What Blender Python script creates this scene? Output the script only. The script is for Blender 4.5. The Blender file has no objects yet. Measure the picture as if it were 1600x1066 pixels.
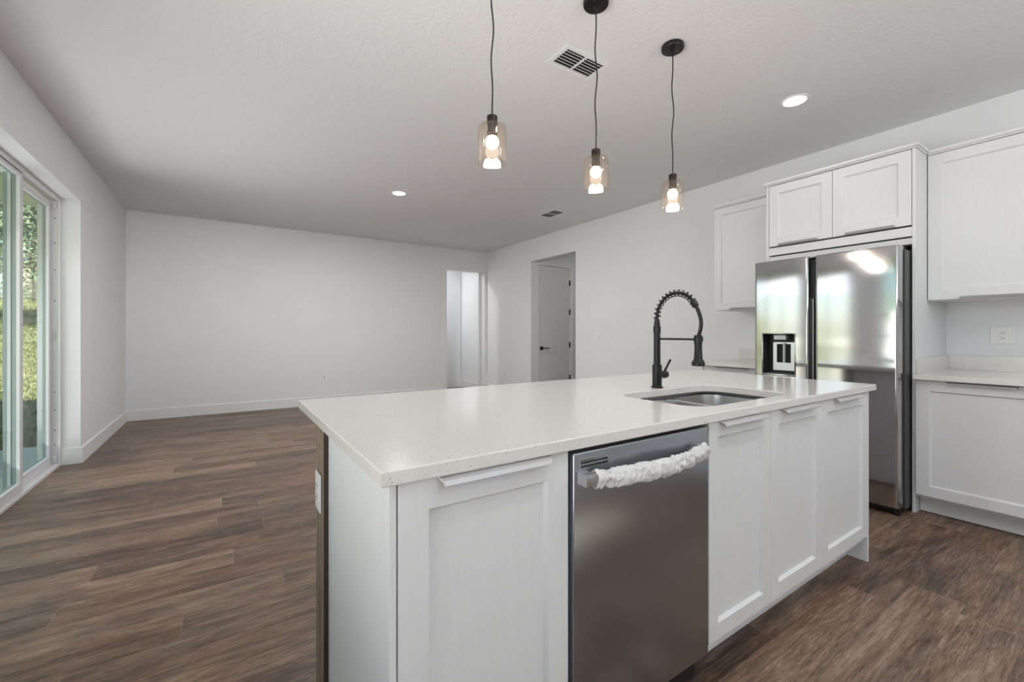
import bpy, bmesh, math, random
from mathutils import Vector, Matrix, noise

# ------------------------------------------------------------------ camera, sky, sun, exposure
scene = bpy.context.scene
COL = scene.collection
R = math.radians

cam_data = bpy.data.cameras.new('camera')
cam = bpy.data.objects.new('camera', cam_data)
COL.objects.link(cam)
cam.location = (0, 0, 1.18)
cam.rotation_euler = (R(90), 0, R(-33.72))
cam_data.sensor_width = 36
cam_data.lens = 678.0 / 1600 * 36
cam_data.shift_y = -12.0 / 1600
cam_data.clip_start = 0.02
cam_data.clip_end = 500
scene.camera = cam

world = bpy.data.worlds.new('sky')
scene.world = world
world.use_nodes = True
wn = world.node_tree.nodes
wl = world.node_tree.links
wn.clear()
wo = wn.new('ShaderNodeOutputWorld')
wb = wn.new('ShaderNodeBackground')
sk = wn.new('ShaderNodeTexSky')
sk.sky_type = 'NISHITA'
sk.sun_disc = False
sk.sun_elevation = R(40)
sk.sun_rotation = R(180)
wl.new(sk.outputs[0], wb.inputs[0])
wl.new(wb.outputs[0], wo.inputs[0])
wb.inputs[1].default_value = 0.36

sun_d = bpy.data.lights.new('sun', 'SUN')
sun_d.energy = 15.0
sun_d.angle = R(0.6)
sun_d.color = (1.0, 0.95, 0.86)
sun = bpy.data.objects.new('sun', sun_d)
COL.objects.link(sun)
_dir = Vector((-0.16, 1.0, -math.tan(R(40)))).normalized()
sun.rotation_euler = _dir.to_track_quat('-Z', 'Y').to_euler()
sun.location = (0, -20, 20)

vs = scene.view_settings
vs.view_transform = 'Standard'
vs.look = 'None'
vs.gamma = 1
vs.exposure = 0.0
vs.use_curve_mapping = False


def area_light(name, loc, direction, sx, sy, power, color=(1, 1, 1), spread=180):
    d = bpy.data.lights.new(name, 'AREA')
    d.shape = 'RECTANGLE'
    d.size = sx
    d.size_y = sy
    d.energy = power
    d.color = color
    d.spread = R(spread)
    o = bpy.data.objects.new(name, d)
    COL.objects.link(o)
    o.location = loc
    o.rotation_euler = Vector(direction).to_track_quat('-Z', 'Y').to_euler()
    return o


# daylight entering through the sliding door: sky glow, and light thrown up off the sunny ground
area_light('daylight_sliding_door', (-1.50, 4.15, 1.55), (1, 0, -0.75), 2.5, 1.5, 14.5, (1.0, 0.84, 0.92), 112)
area_light('ground_bounce_sliding_door', (-1.60, 4.15, 0.62), (1, 0.05, 0.95), 2.5, 1.3, 28, (1.0, 0.84, 0.92), 104)
# added fill lamps at the two added windows, both out of view
area_light('added_side_fill', (-1.55, 0.80, 0.95), (1, 0.15, 0.85), 1.8, 1.5, 46, (1.0, 0.84, 0.92), 110)
area_light('added_rear_fill', (1.2, -3.40, 2.10), (-0.10, 1, -0.02), 3.2, 0.6, 3.0, (1.0, 0.995, 0.99), 20)
# added fill lamp without a source, aimed at the ceiling behind the viewer
area_light('added_ceiling_fill', (1.6, -2.2, 1.75), (0, 0.3, 1.0), 3.6, 1.4, 76, (0.975, 0.99, 1.0))

# ------------------------------------------------------------------ constants of the room
XL, XR, YB, YF, H = -1.075, 4.515, 7.70, -3.45, 2.835


# ------------------------------------------------------------------ helpers
def root_loc(p):
    while p is not None and p.parent is not None:
        p = p.parent
    return Vector(p.location) if p is not None else Vector((0, 0, 0))


class MB:
    def __init__(self):
        self.bm = bmesh.new()

    def poly(self, pts):
        vs_ = [self.bm.verts.new(p) for p in pts]
        self.bm.faces.new(vs_)

    def box(self, x0, x1, y0, y1, z0, z1):
        if x0 > x1: x0, x1 = x1, x0
        if y0 > y1: y0, y1 = y1, y0
        if z0 > z1: z0, z1 = z1, z0
        v = [self.bm.verts.new(p) for p in
             ((x0, y0, z0), (x1, y0, z0), (x1, y1, z0), (x0, y1, z0),
              (x0, y0, z1), (x1, y0, z1), (x1, y1, z1), (x0, y1, z1))]
        for f in ((0, 3, 2, 1), (4, 5, 6, 7), (0, 1, 5, 4), (1, 2, 6, 5), (2, 3, 7, 6), (3, 0, 4, 7)):
            self.bm.faces.new([v[i] for i in f])
        return self

    def prism(self, pts, vec):
        """closed polygon extruded along vec"""
        vec = Vector(vec)
        a = [self.bm.verts.new(p) for p in pts]
        b = [self.bm.verts.new(Vector(p) + vec) for p in pts]
        n = len(pts)
        self.bm.faces.new(a)
        self.bm.faces.new(list(reversed(b)))
        for i in range(n):
            j = (i + 1) % n
            self.bm.faces.new((a[j], a[i], b[i], b[j]))
        return self

    def loft(self, rings, cap=True, closed=True):
        vr = [[self.bm.verts.new(p) for p in r] for r in rings]
        n = len(rings[0])
        for k in range(len(vr) - 1):
            for i in range(n if closed else n - 1):
                j = (i + 1) % n
                self.bm.faces.new((vr[k][i], vr[k][j], vr[k + 1][j], vr[k + 1][i]))
        if cap:
            self.bm.faces.new(list(reversed(vr[0])))
            self.bm.faces.new(vr[-1])
        return self

    def tube(self, pts, r, seg=12, cap=True, radii=None):
        pts = [Vector(p) for p in pts]
        rings = []
        up = None
        for i, p in enumerate(pts):
            t = (pts[min(i + 1, len(pts) - 1)] - pts[max(i - 1, 0)]).normalized()
            if up is None:
                up = t.orthogonal().normalized()
            up = (up - t * up.dot(t)).normalized()
            s = t.cross(up)
            rr = radii[i] if radii else r
            rings.append([p + (up * math.cos(2 * math.pi * k / seg) + s * math.sin(2 * math.pi * k / seg)) * rr
                          for k in range(seg)])
        return self.loft(rings, cap)

    def lathe(self, prof, c, seg=32, cap=True, axis='z'):
        """profile of (radius, height) around an axis through c"""
        rings = []
        for r, h in prof:
            ring = []
            for k in range(seg):
                a = 2 * math.pi * k / seg
                ca, sa = r * math.cos(a), r * math.sin(a)
                if axis == 'z':
                    ring.append((c[0] + ca, c[1] + sa, c[2] + h))
                elif axis == 'x':
                    ring.append((c[0] + h, c[1] + ca, c[2] + sa))
                else:
                    ring.append((c[0] + sa, c[1] + h, c[2] + ca))
            rings.append(ring)
        return self.loft(rings, cap)

    def build(self, name, mat, parent=None, bevel=0.0, smooth=None, seg=2):
        bm = self.bm
        bmesh.ops.recalc_face_normals(bm, faces=bm.faces)
        if bevel > 0:
            ed = [e for e in bm.edges if len(e.link_faces) == 2 and e.calc_face_angle(0) > R(35)]
            bmesh.ops.bevel(bm, geom=ed, offset=bevel, segments=seg, profile=0.5, affect='EDGES', clamp_overlap=True)
        off = root_loc(parent)
        if parent is not None:
            bmesh.ops.translate(bm, verts=bm.verts, vec=-off)
        me = bpy.data.meshes.new(name)
        bm.to_mesh(me)
        bm.free()
        if smooth is not None:
            for p in me.polygons:
                p.use_smooth = True
            me.set_sharp_from_angle(angle=R(smooth))
        me.materials.append(mat)
        o = bpy.data.objects.new(name, me)
        COL.objects.link(o)
        if parent is not None:
            o.parent = parent
        return o


def thing(name, label, cat, loc, group=None):
    o = bpy.data.objects.new(name, None)
    COL.objects.link(o)
    o.location = loc
    o.empty_display_size = 0.1
    o['label'] = label
    o['category'] = cat
    if group:
        o['group'] = group
    return o


def tag(o, label, cat=None, group=None, kind=None):
    o['label'] = label
    if cat: o['category'] = cat
    if group: o['group'] = group
    if kind: o['kind'] = kind
    return o


def struct(o, label=None):
    o['kind'] = 'structure'
    if label: o['label'] = label
    return o


def copy_tree(src, loc, label, rotz=None):
    def rec(o, par):
        c = o.copy()
        COL.objects.link(c)
        if par is not None:
            c.parent = par
        for ch in [x for x in bpy.data.objects if x.parent == o]:
            rec(ch, c)
        return c
    r = rec(src, None)
    r.location = loc
    if rotz is not None:
        r.rotation_euler = (0, 0, rotz)
    r['label'] = label
    return r


# ------------------------------------------------------------------ materials
class NT:
    def __init__(self, name):
        self.m = bpy.data.materials.new(name)
        self.m.use_nodes = True
        self.n = self.m.node_tree.nodes
        self.l = self.m.node_tree.links
        self.n.clear()
        self.out = self.n.new('ShaderNodeOutputMaterial')

    def node(self, t, **kw):
        nd = self.n.new(t)
        for k, v in kw.items():
            setattr(nd, k, v)
        return nd

    def link(self, a, b):
        self.l.new(a, b)

    def val(self, sock, v):
        if hasattr(v, 'is_output') or isinstance(v, bpy.types.NodeSocket):
            self.link(v, sock)
        else:
            sock.default_value = v

    def math(self, op, a, b=0.0, c=None):
        nd = self.node('ShaderNodeMath', operation=op)
        self.val(nd.inputs[0], a)
        self.val(nd.inputs[1], b)
        if c is not None:
            self.val(nd.inputs[2], c)
        return nd.outputs[0]

    def coord(self, scale=(1, 1, 1)):
        tc = self.node('ShaderNodeTexCoord')
        mp = self.node('ShaderNodeMapping')
        mp.inputs['Scale'].default_value = scale
        self.link(tc.outputs['Object'], mp.inputs[0])
        return mp.outputs[0]

    def noise(self, vec, scale, detail=4, rough=0.5, dist=0.0):
        nd = self.node('ShaderNodeTexNoise')
        self.link(vec, nd.inputs['Vector'])
        nd.inputs['Scale'].default_value = scale
        nd.inputs['Detail'].default_value = detail
        nd.inputs['Roughness'].default_value = rough
        nd.inputs['Distortion'].default_value = dist
        return nd.outputs['Fac']

    def ramp(self, fac, stops):
        nd = self.node('ShaderNodeValToRGB')
        el = nd.color_ramp.elements
        while len(el) > 1:
            el.remove(el[-1])
        el[0].position = stops[0][0]
        el[0].color = (*stops[0][1], 1)
        for p, c in stops[1:]:
            e = el.new(p)
            e.color = (*c, 1)
        self.link(fac, nd.inputs[0])
        return nd.outputs[0]

    def mix(self, fac, a, b, mode='MIX'):
        nd = self.node('ShaderNodeMix', data_type='RGBA', blend_type=mode)
        self.val(nd.inputs[0], fac)
        for s, v in ((nd.inputs[6], a), (nd.inputs[7], b)):
            if isinstance(v, tuple):
                s.default_value = (*v, 1) if len(v) == 3 else v
            else:
                self.link(v, s)
        return nd.outputs[2]

    def bump(self, h, strength, dist=0.01):
        nd = self.node('ShaderNodeBump')
        nd.inputs['Strength'].default_value = strength
        nd.inputs['Distance'].default_value = dist
        self.link(h, nd.inputs['Height'])
        return nd.outputs[0]

    def pbr(self, color, rough=0.5, metal=0.0, normal=None, spec=None, **kw):
        b = self.node('ShaderNodeBsdfPrincipled')
        if isinstance(color, tuple):
            b.inputs['Base Color'].default_value = (*color, 1)
        else:
            self.link(color, b.inputs['Base Color'])
        self.val(b.inputs['Roughness'], rough)
        b.inputs['Metallic'].default_value = metal
        if spec is not None:
            b.inputs['Specular IOR Level'].default_value = spec
        if normal is not None:
            self.link(normal, b.inputs['Normal'])
        for k, v in kw.items():
            self.val(b.inputs[k.replace('_', ' ')], v)
        self.link(b.outputs[0], self.out.inputs[0])
        return b


def m_plain(name, color, rough=0.5, metal=0.0, nscale=40.0, var=0.04, bump=0.0, **kw):
    t = NT(name)
    n = t.noise(t.coord(), nscale, 3)
    lo = tuple(max(0, c * (1 - var)) for c in color)
    hi = tuple(min(1, c * (1 + var)) for c in color)
    col = t.ramp(n, [(0.3, lo), (0.7, hi)])
    nm = t.bump(n, bump, 0.002) if bump else None
    t.pbr(col, rough, metal, nm, **kw)
    return t.m


def m_wall():
    t = NT('wall_paint')
    c = t.coord()
    n = t.noise(c, 90, 4, 0.6)
    big = t.noise(c, 1.5, 2)
    col = t.ramp(big, [(0.3, (0.83, 0.84, 0.856)), (0.7, (0.845, 0.855, 0.871))])
    t.pbr(col, 0.55, 0, t.bump(n, 0.12, 0.003), spec=0.3)
    return t.m


def m_ceiling():
    t = NT('ceiling_texture')
    c = t.coord()
    n1 = t.noise(c, 42, 5, 0.6, 0.4)
    n2 = t.noise(c, 110, 3, 0.5)
    h = t.math('ADD', t.ramp(n1, [(0.42, (0, 0, 0)), (0.62, (1, 1, 1))]), t.math('MULTIPLY', n2, 0.4))
    t.pbr((0.80, 0.803, 0.81), 0.7, 0, t.bump(h, 0.35, 0.005), spec=0.2)
    return t.m


def m_floor():
    t = NT('vinyl_plank_floor')
    tc = t.node('ShaderNodeTexCoord')
    sp = t.node('ShaderNodeSeparateXYZ')
    t.link(tc.outputs['Object'], sp.inputs[0])
    x, y = sp.outputs[0], sp.outputs[1]
    W, L = 0.181, 1.22
    yr = t.math('DIVIDE', t.math('ADD', y, 0.07), W)
    row = t.math('FLOOR', yr)
    wn1 = t.node('ShaderNodeTexWhiteNoise', noise_dimensions='1D')
    t.link(row, wn1.inputs['W'])
    xr = t.math('ADD', t.math('DIVIDE', x, L), wn1.outputs['Value'])
    pl = t.math('FLOOR', xr)
    cb = t.node('ShaderNodeCombineXYZ')
    t.link(row, cb.inputs[0])
    t.link(pl, cb.inputs[1])
    wn2 = t.node('ShaderNodeTexWhiteNoise', noise_dimensions='2D')
    t.link(cb.outputs[0], wn2.inputs['Vector'])
    pid = wn2.outputs['Value']
    fy = t.math('FRACT', yr)
    fx = t.math('FRACT', xr)
    # grain coordinates, shifted per plank
    gx = t.math('ADD', x, t.math('MULTIPLY', pid, 53.0))

    def gvec(sx, sy):
        c = t.node('ShaderNodeCombineXYZ')
        t.link(t.math('MULTIPLY', gx, sx), c.inputs[0])
        t.link(t.math('MULTIPLY', y, sy), c.inputs[1])
        t.link(t.math('MULTIPLY', pid, 9.0), c.inputs[2])
        return c.outputs[0]
    g1 = t.noise(gvec(1.6, 9.0), 1.0, 7, 0.66, 1.4)
    g2 = t.noise(gvec(7.0, 120.0), 1.0, 5, 0.7, 0.5)
    g3 = t.noise(gvec(1.3, 4.5), 1.0, 4, 0.6, 0.8)
    g4 = t.noise(gvec(14.0, 60.0), 1.0, 4, 0.7, 2.0)
    f = t.math('ADD', t.math('MULTIPLY', g1, 0.45), t.math('MULTIPLY', g2, 0.45))
    f = t.math('ADD', f, t.math('SUBTRACT', t.math('MULTIPLY', g4, 0.25), 0.065))
    f = t.math('ADD', f, t.math('MULTIPLY', t.math('SUBTRACT', pid, 0.5), 0.11))
    f = t.math('ADD', t.math('MULTIPLY', t.math('SUBTRACT', f, 0.545), 1.5), 0.56)
    warm = t.ramp(f, [(0.34, (0.052, 0.028, 0.016)), (0.47, (0.142, 0.082, 0.051)),
                      (0.58, (0.228, 0.142, 0.094)), (0.74, (0.365, 0.252, 0.178))])
    grey = t.ramp(f, [(0.34, (0.030, 0.022, 0.0155)), (0.50, (0.094, 0.068, 0.050)),
                      (0.62, (0.155, 0.117, 0.088)), (0.76, (0.270, 0.215, 0.172))])
    pick = t.ramp(g3, [(0.46, (0, 0, 0)), (0.60, (1, 1, 1))])
    col = t.mix(t.math('MULTIPLY', pick, 0.62), warm, grey)
    # seams; at plank ends a bevel highlight is painted in
    ey = t.math('MINIMUM', fy, t.math('SUBTRACT', 1.0, fy))
    ex = t.math('MINIMUM', fx, t.math('SUBTRACT', 1.0, fx))
    sy = t.math('LESS_THAN', ey, 0.0055)
    sx = t.math('LESS_THAN', ex, 0.0011)
    col = t.mix(t.math('MULTIPLY', sy, 0.35), col, (0.06, 0.042, 0.03))
    col = t.mix(t.math('MULTIPLY', sx, 0.55), col, (0.30, 0.25, 0.20))
    seam = t.math('MAXIMUM', sx, sy)
    h = t.math('SUBTRACT', t.math('ADD', t.math('MULTIPLY', g2, 0.5), t.math('MULTIPLY', g1, 0.3)), seam)
    rough = t.math('ADD', 0.34, t.math('MULTIPLY', g2, 0.14))
    t.pbr(col, rough, 0, t.bump(h, 0.22, 0.002), spec=0.5)
    return t.m


def m_cabinet():
    t = NT('white_cabinet')
    c = t.coord((1, 1, 0.04))
    n = t.noise(c, 260, 3, 0.6)
    big = t.noise(t.coord((1, 1, 0.05)), 60, 2)
    f = t.math('ADD', t.math('MULTIPLY', n, 0.6), t.math('MULTIPLY', big, 0.4))
    col = t.ramp(f, [(0.35, (0.755, 0.763, 0.775)), (0.65, (0.78, 0.788, 0.80))])
    t.pbr(col, 0.42, 0, t.bump(n, 0.03, 0.001), spec=0.4)
    return t.m


def m_quartz():
    t = NT('white_quartz')
    c = t.coord()
    v = t.node('ShaderNodeTexVoronoi')
    t.link(c, v.inputs['Vector'])
    v.inputs['Scale'].default_value = 240
    wn = t.node('ShaderNodeTexWhiteNoise', noise_dimensions='3D')
    t.link(v.outputs['Position'], wn.inputs['Vector'])
    pick = t.math('GREATER_THAN', wn.outputs['Value'], 0.92)
    near = t.math('LESS_THAN', v.outputs['Distance'], t.math('MULTIPLY', t.math('SUBTRACT', wn.outputs['Value'], 0.88), 3.6))
    dark = t.math('MULTIPLY', pick, near)
    v2 = t.node('ShaderNodeTexVoronoi')
    t.link(c, v2.inputs['Vector'])
    v2.inputs['Scale'].default_value = 620
    wn2 = t.node('ShaderNodeTexWhiteNoise', noise_dimensions='3D')
    t.link(v2.outputs['Position'], wn2.inputs['Vector'])
    base = t.ramp(wn2.outputs['Value'], [(0.0, (0.66, 0.63, 0.60)), (0.25, (0.755, 0.73, 0.70)), (1.0, (0.80, 0.778, 0.752))])
    cl = t.noise(c, 7, 3)
    base = t.mix(t.math('MULTIPLY', cl, 0.25), base, (0.78, 0.748, 0.715))
    col = t.mix(t.math('MULTIPLY', dark, 0.72), base, (0.20, 0.18, 0.165))
    t.pbr(col, 0.13, 0, spec=0.5)
    return t.m


def m_steel(name, base, rough, aniso=0.0, stretch=(1, 1, 1), bump=0.02, scale=300, rot=0.0):
    t = NT(name)
    n = t.noise(t.coord(stretch), scale, 3, 0.6)
    lo = tuple(c * 0.985 for c in base)
    col = t.ramp(n, [(0.3, lo), (0.7, base)])
    r = t.math('ADD', rough - 0.005, t.math('MULTIPLY', n, 0.01))
    p = t.pbr(col, r, 1.0, t.bump(n, bump, 0.001) if bump else None, Anisotropic=aniso)
    if aniso:
        tg = t.node('ShaderNodeTangent', direction_type='RADIAL', axis='Z')
        t.link(tg.outputs[0], p.inputs['Tangent'])
        p.inputs['Anisotropic Rotation'].default_value = rot
    return t.m


def m_wood_slat():
    t = NT('fluted_wood')
    n = t.noise(t.coord((1, 1, 0.06)), 55, 5, 0.6, 0.5)
    f2 = t.noise(t.coord((1, 1, 0.03)), 420, 3, 0.6)
    f = t.math('ADD', t.math('MULTIPLY', n, 0.6), t.math('MULTIPLY', f2, 0.4))
    col = t.ramp(f, [(0.35, (0.17, 0.12, 0.084)), (0.5, (0.29, 0.22, 0.165)), (0.68, (0.41, 0.335, 0.265))])
    t.pbr(col, 0.5, 0, t.bump(f2, 0.1, 0.001))
    return t.m


def m_glass(name, tint, ior=1.5, rough=0.0, gloss=1.0, glow=None):
    """thin pane: tinted see-through layer under a clear fresnel reflection"""
    t = NT(name)
    tr = t.node('ShaderNodeBsdfTransparent')
    n = t.noise(t.coord(), 3.0, 1)
    col = t.ramp(n, [(0.0, tuple(c * 0.985 for c in tint)), (1.0, tint)])
    t.link(col, tr.inputs[0])
    gl = t.node('ShaderNodeBsdfGlossy')
    gl.inputs['Roughness'].default_value = rough
    lw = t.node('ShaderNodeLayerWeight')
    lw.inputs['Blend'].default_value = 0.5
    f5 = t.math('POWER', lw.outputs['Facing'], 5.0)
    fr = t.math('MULTIPLY', t.math('ADD', 0.04, t.math('MULTIPLY', f5, 0.96)), gloss)
    mx = t.node('ShaderNodeMixShader')
    t.link(fr, mx.inputs[0])
    body = tr.outputs[0]
    if glow:
        tl = t.node('ShaderNodeBsdfTranslucent')
        tl.inputs[0].default_value = (*glow[1], 1)
        m2 = t.node('ShaderNodeMixShader')
        m2.inputs[0].default_value = glow[0]
        t.link(tr.outputs[0], m2.inputs[1])
        t.link(tl.outputs[0], m2.inputs[2])
        body = m2.outputs[0]
    t.link(body, mx.inputs[1])
    t.link(gl.outputs[0], mx.inputs[2])
    t.link(mx.outputs[0], t.out.inputs[0])
    return t.m


def m_emit(name, color, strength):
    t = NT(name)
    e = t.node('ShaderNodeEmission')
    n = t.noise(t.coord(), 20, 1)
    t.link(t.ramp(n, [(0, tuple(c * 0.98 for c in color)), (1, color)]), e.inputs[0])
    e.inputs[1].default_value = strength
    t.link(e.outputs[0], t.out.inputs[0])
    return t.m


def m_plastic_film():
    t = NT('thin_white_plastic')
    n = t.noise(t.coord(), 60, 4)
    p = t.node('ShaderNodeBsdfPrincipled')
    p.inputs['Base Color'].default_value = (0.90, 0.90, 0.90, 1)
    p.inputs['Roughness'].default_value = 0.30
    t.link(t.bump(n, 0.15, 0.002), p.inputs['Normal'])
    tl = t.node('ShaderNodeBsdfTranslucent')
    tl.inputs[0].default_value = (0.9, 0.9, 0.9, 1)
    mx = t.node('ShaderNodeMixShader')
    mx.inputs[0].default_value = 0.25
    t.link(p.outputs[0], mx.inputs[1])
    t.link(tl.outputs[0], mx.inputs[2])
    t.link(mx.outputs[0], t.out.inputs[0])
    return t.m


def m_grass():
    t = NT('lawn_grass')
    c = t.coord()
    n1 = t.noise(c, 0.9, 6, 0.65, 0.6)
    n2 = t.noise(c, 5, 7, 0.75)
    f = t.math('ADD', t.math('MULTIPLY', n1, 0.35), t.math('MULTIPLY', n2, 0.65))
    col = t.ramp(f, [(0.38, (0.060, 0.068, 0.030)), (0.46, (0.25, 0.24, 0.11)), (0.54, (0.42, 0.39, 0.20)), (0.68, (0.56, 0.51, 0.32))])
    t.pbr(col, 0.9, 0, t.bump(f, 1.0, 0.15), spec=0.1)
    return t.m


def m_leaf(name, a, b):
    t = NT(name)
    n = t.noise(t.coord(), 1.3, 4)
    col = t.ramp(n, [(0.35, a), (0.65, b)])
    p = t.node('ShaderNodeBsdfDiffuse')
    t.link(col, p.inputs[0])
    tl = t.node('ShaderNodeBsdfTranslucent')
    t.link(col, tl.inputs[0])
    mx = t.node('ShaderNodeMixShader')
    mx.inputs[0].default_value = 0.35
    t.link(p.outputs[0], mx.inputs[1])
    t.link(tl.outputs[0], mx.inputs[2])
    t.link(mx.outputs[0], t.out.inputs[0])
    return t.m


M = {}
M['wall'] = m_wall()
M['ceil'] = m_ceiling()
M['floor'] = m_floor()
M['cab'] = m_cabinet()
M['quartz'] = m_quartz()
M['trim'] = m_plain('trim_paint', (0.85, 0.855, 0.865), 0.35, 0, 30, 0.01)
M['door'] = m_plain('door_paint', (0.74, 0.745, 0.75), 0.4, 0, 30, 0.01)
M['steel'] = m_steel('fridge_steel', (0.50, 0.49, 0.505), 0.105, 0.85, (1, 1, 60), 0.0, 30)
M['dwsteel'] = m_steel('dishwasher_steel', (0.41, 0.435, 0.465), 0.24, 0.5, (1, 1, 40), 0.0, 30)
M['dwhandle'] = m_steel('dishwasher_handle_steel', (0.62, 0.62, 0.63), 0.34, 0.0, (1, 1, 1), 0.0, 60)
M['sink'] = m_steel('sink_steel', (0.66, 0.65, 0.645), 0.27, 0.0, (30, 1, 1), 0.0, 40)
M['handle'] = m_plain('satin_grey_pull', (0.56, 0.56, 0.57), 0.42, 0.35, 60, 0.02)
M['black'] = m_plain('matte_black_metal', (0.016, 0.016, 0.017), 0.33, 0.4, 60, 0.2)
M['blackp'] = m_plain('black_plastic', (0.012, 0.012, 0.013), 0.5, 0, 60, 0.2)
M['darkgrey'] = m_plain('dark_grey_cabinet_steel', (0.085, 0.085, 0.088), 0.42, 0.3, 200, 0.12, 0.05)
M['bronze'] = m_plain('dark_bronze', (0.030, 0.022, 0.017), 0.32, 0.7, 60, 0.2)
M['wood'] = m_wood_slat()
M['woodedge'] = m_plain('dark_wood_edge', (0.055, 0.036, 0.022), 0.5, 0, 60, 0.25)
M['plate'] = m_plain('white_plate_plastic', (0.86, 0.86, 0.86), 0.3, 0, 60, 0.01)
M['slot'] = m_plain('slot_dark', (0.05, 0.05, 0.05), 0.6, 0, 60, 0.1)
M['grille'] = m_plain('white_grille_metal', (0.82, 0.82, 0.82), 0.4, 0, 60, 0.02)
M['duct'] = m_plain('duct_dark', (0.01, 0.01, 0.01), 0.8, 0, 60, 0.2)
M['vinyl'] = m_plain('white_vinyl_frame', (0.73, 0.73, 0.755), 0.35, 0, 60, 0.015)
M['sash_shade'] = m_plain('shaded_sash_exterior', (0.30, 0.36, 0.36), 0.5, 0, 60, 0.03)  # shade and glass tint on the outer sash half, painted as grey-green
M['pane'] = m_glass('door_glass', (0.82, 0.895, 0.855), 1.5, gloss=0.4)
M['amber'] = m_glass('amber_shade_glass', (0.975, 0.945, 0.915), 1.5, glow=(0.006, (0.95, 0.80, 0.66)))
M['bulb'] = m_emit('bulb_glow', (1.0, 0.86, 0.70), 9.0)
M['led'] = m_emit('led_lens', (1.0, 0.985, 0.96), 9.0)
M['film'] = m_plastic_film()
M['grass'] = m_grass()
M['leaf1'] = m_leaf('oak_leaves', (0.12, 0.16, 0.075), (0.38, 0.43, 0.25))
M['leaf2'] = m_leaf('grey_green_leaves', (0.16, 0.20, 0.13), (0.46, 0.50, 0.36))
M['bark'] = m_plain('bark', (0.16, 0.13, 0.10), 0.9, 0, 12, 0.4, 0.5)
M['concrete'] = m_plain('porch_concrete', (0.50, 0.52, 0.50), 0.7, 0, 14, 0.12, 0.1)
M['stucco'] = m_plain('cream_stucco', (0.80, 0.79, 0.62), 0.8, 0, 60, 0.06, 0.3)
M['shed'] = m_plain('peach_siding', (0.80, 0.66, 0.50), 0.8, 0, 6, 0.06)
M['shedwhite'] = m_plain('white_siding', (0.85, 0.87, 0.90), 0.8, 0, 6, 0.04)
M['roofing'] = m_plain('roof_shingle', (0.17, 0.16, 0.16), 0.9, 0, 20, 0.25, 0.3)

# ------------------------------------------------------------------ room shell
WT = 0.265   # left wall thickness
SL0, SL1, SLH = 2.80, 5.47, 2.385            # sliding door opening
WB0, WB1, WBZ0, WBZ1 = -0.20, 1.80, 0.55, 2.38     # added window in the left wall, unseen
D1A, D1B, D1H = 3.613, 4.462, 2.42           # doorway in the back wall
D2A, D2B, D2H = 5.003, 6.165, 2.445          # doorway in the right wall
RT = 0.17
BT = 0.12

struct(MB().box(XL - WT, 6.6, YF - 0.2, 9.0, -0.12, 0).build('floor', M['floor']))
struct(MB().box(XL - WT, 6.6, YF - 0.2, 9.0, H, H + 0.1).build('ceiling', M['ceil']))

m = MB()
m.box(XL - WT, XL, YF - 0.2, WB0, 0, H)
m.box(XL - WT, XL, WB1, SL0, 0, H)
m.box(XL - WT, XL, WB0, WB1, 0, WBZ0)
m.box(XL - WT, XL, WB0, WB1, WBZ1, H)
m.box(XL - WT, XL, SL1, 9.0, 0, H)
m.box(XL - WT, XL, SL0, SL1, SLH, H)
struct(m.build('wall_left', M['wall']))

m = MB()
m.box(XL, D1A, YB, YB + BT, 0, H)
m.box(D1A, D1B, YB, YB + BT, D1H, H)
m.box(D1B, XR, YB, YB + BT, 0, H)
struct(m.build('wall_back', M['wall']))

m = MB()
m.box(XR, XR + RT, YF - 0.2, D2A, 0, H)
m.box(XR, XR + RT, D2A, D2B, D2H, H)
m.box(XR, XR + RT, D2B, YB + BT, 0, H)
struct(m.build('wall_right', M['wall']))

W0, W1, WZ0, WZ1 = -0.50, 2.90, 1.75, 2.45           # added glazed opening behind the viewer, unseen
m = MB()
m.box(XL, W0, YF - 0.2, YF, 0, H)
m.box(W1, XR, YF - 0.2, YF, 0, H)
m.box(W0, W1, YF - 0.2, YF, 0, WZ0)
m.box(W0, W1, YF - 0.2, YF, WZ1, H)
struct(m.build('wall_front', M['wall']))

# corridor behind the back-wall doorway
m = MB()
m.box(XL, 4.38, 8.59, 8.7, 0, H)
struct(m.build('wall_corridor_back', M['wall']))
m = MB()
m.box(4.39, 4.5, YB + BT, 8.7, 0, H)
struct(m.build('wall_corridor_right', M['wall']))
# hall behind the right-wall doorway
HX1 = 6.3
m = MB()
m.box(XR + RT, 4.70, 6.17, 6.29, 0, H)
m.box(5.425, HX1, 6.17, 6.29, 0, H)
m.box(4.70, 5.425, 6.17, 6.29, 2.405, H)
struct(m.build('wall_hall_back', M['wall']))
m = MB()
m.box(HX1, HX1 + 0.1, 3.9, 6.29, 0, H)
m.box(XR + RT, HX1, 3.9, 4.0, 0, H)
struct(m.build('wall_hall_right', M['wall']))

# baseboards
BH, BD = 0.145, 0.015


def baseboard_profile_x(y0, y1, x, side):
    """board running along Y on a wall plane x, side = +1 board towards +X"""
    s = side * BD
    return [(x, y0, 0), (x + s, y0, 0), (x + s, y0, BH - 0.008), (x + s * 0.5, y0, BH), (x, y0, BH)], (0, y1 - y0, 0)


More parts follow.
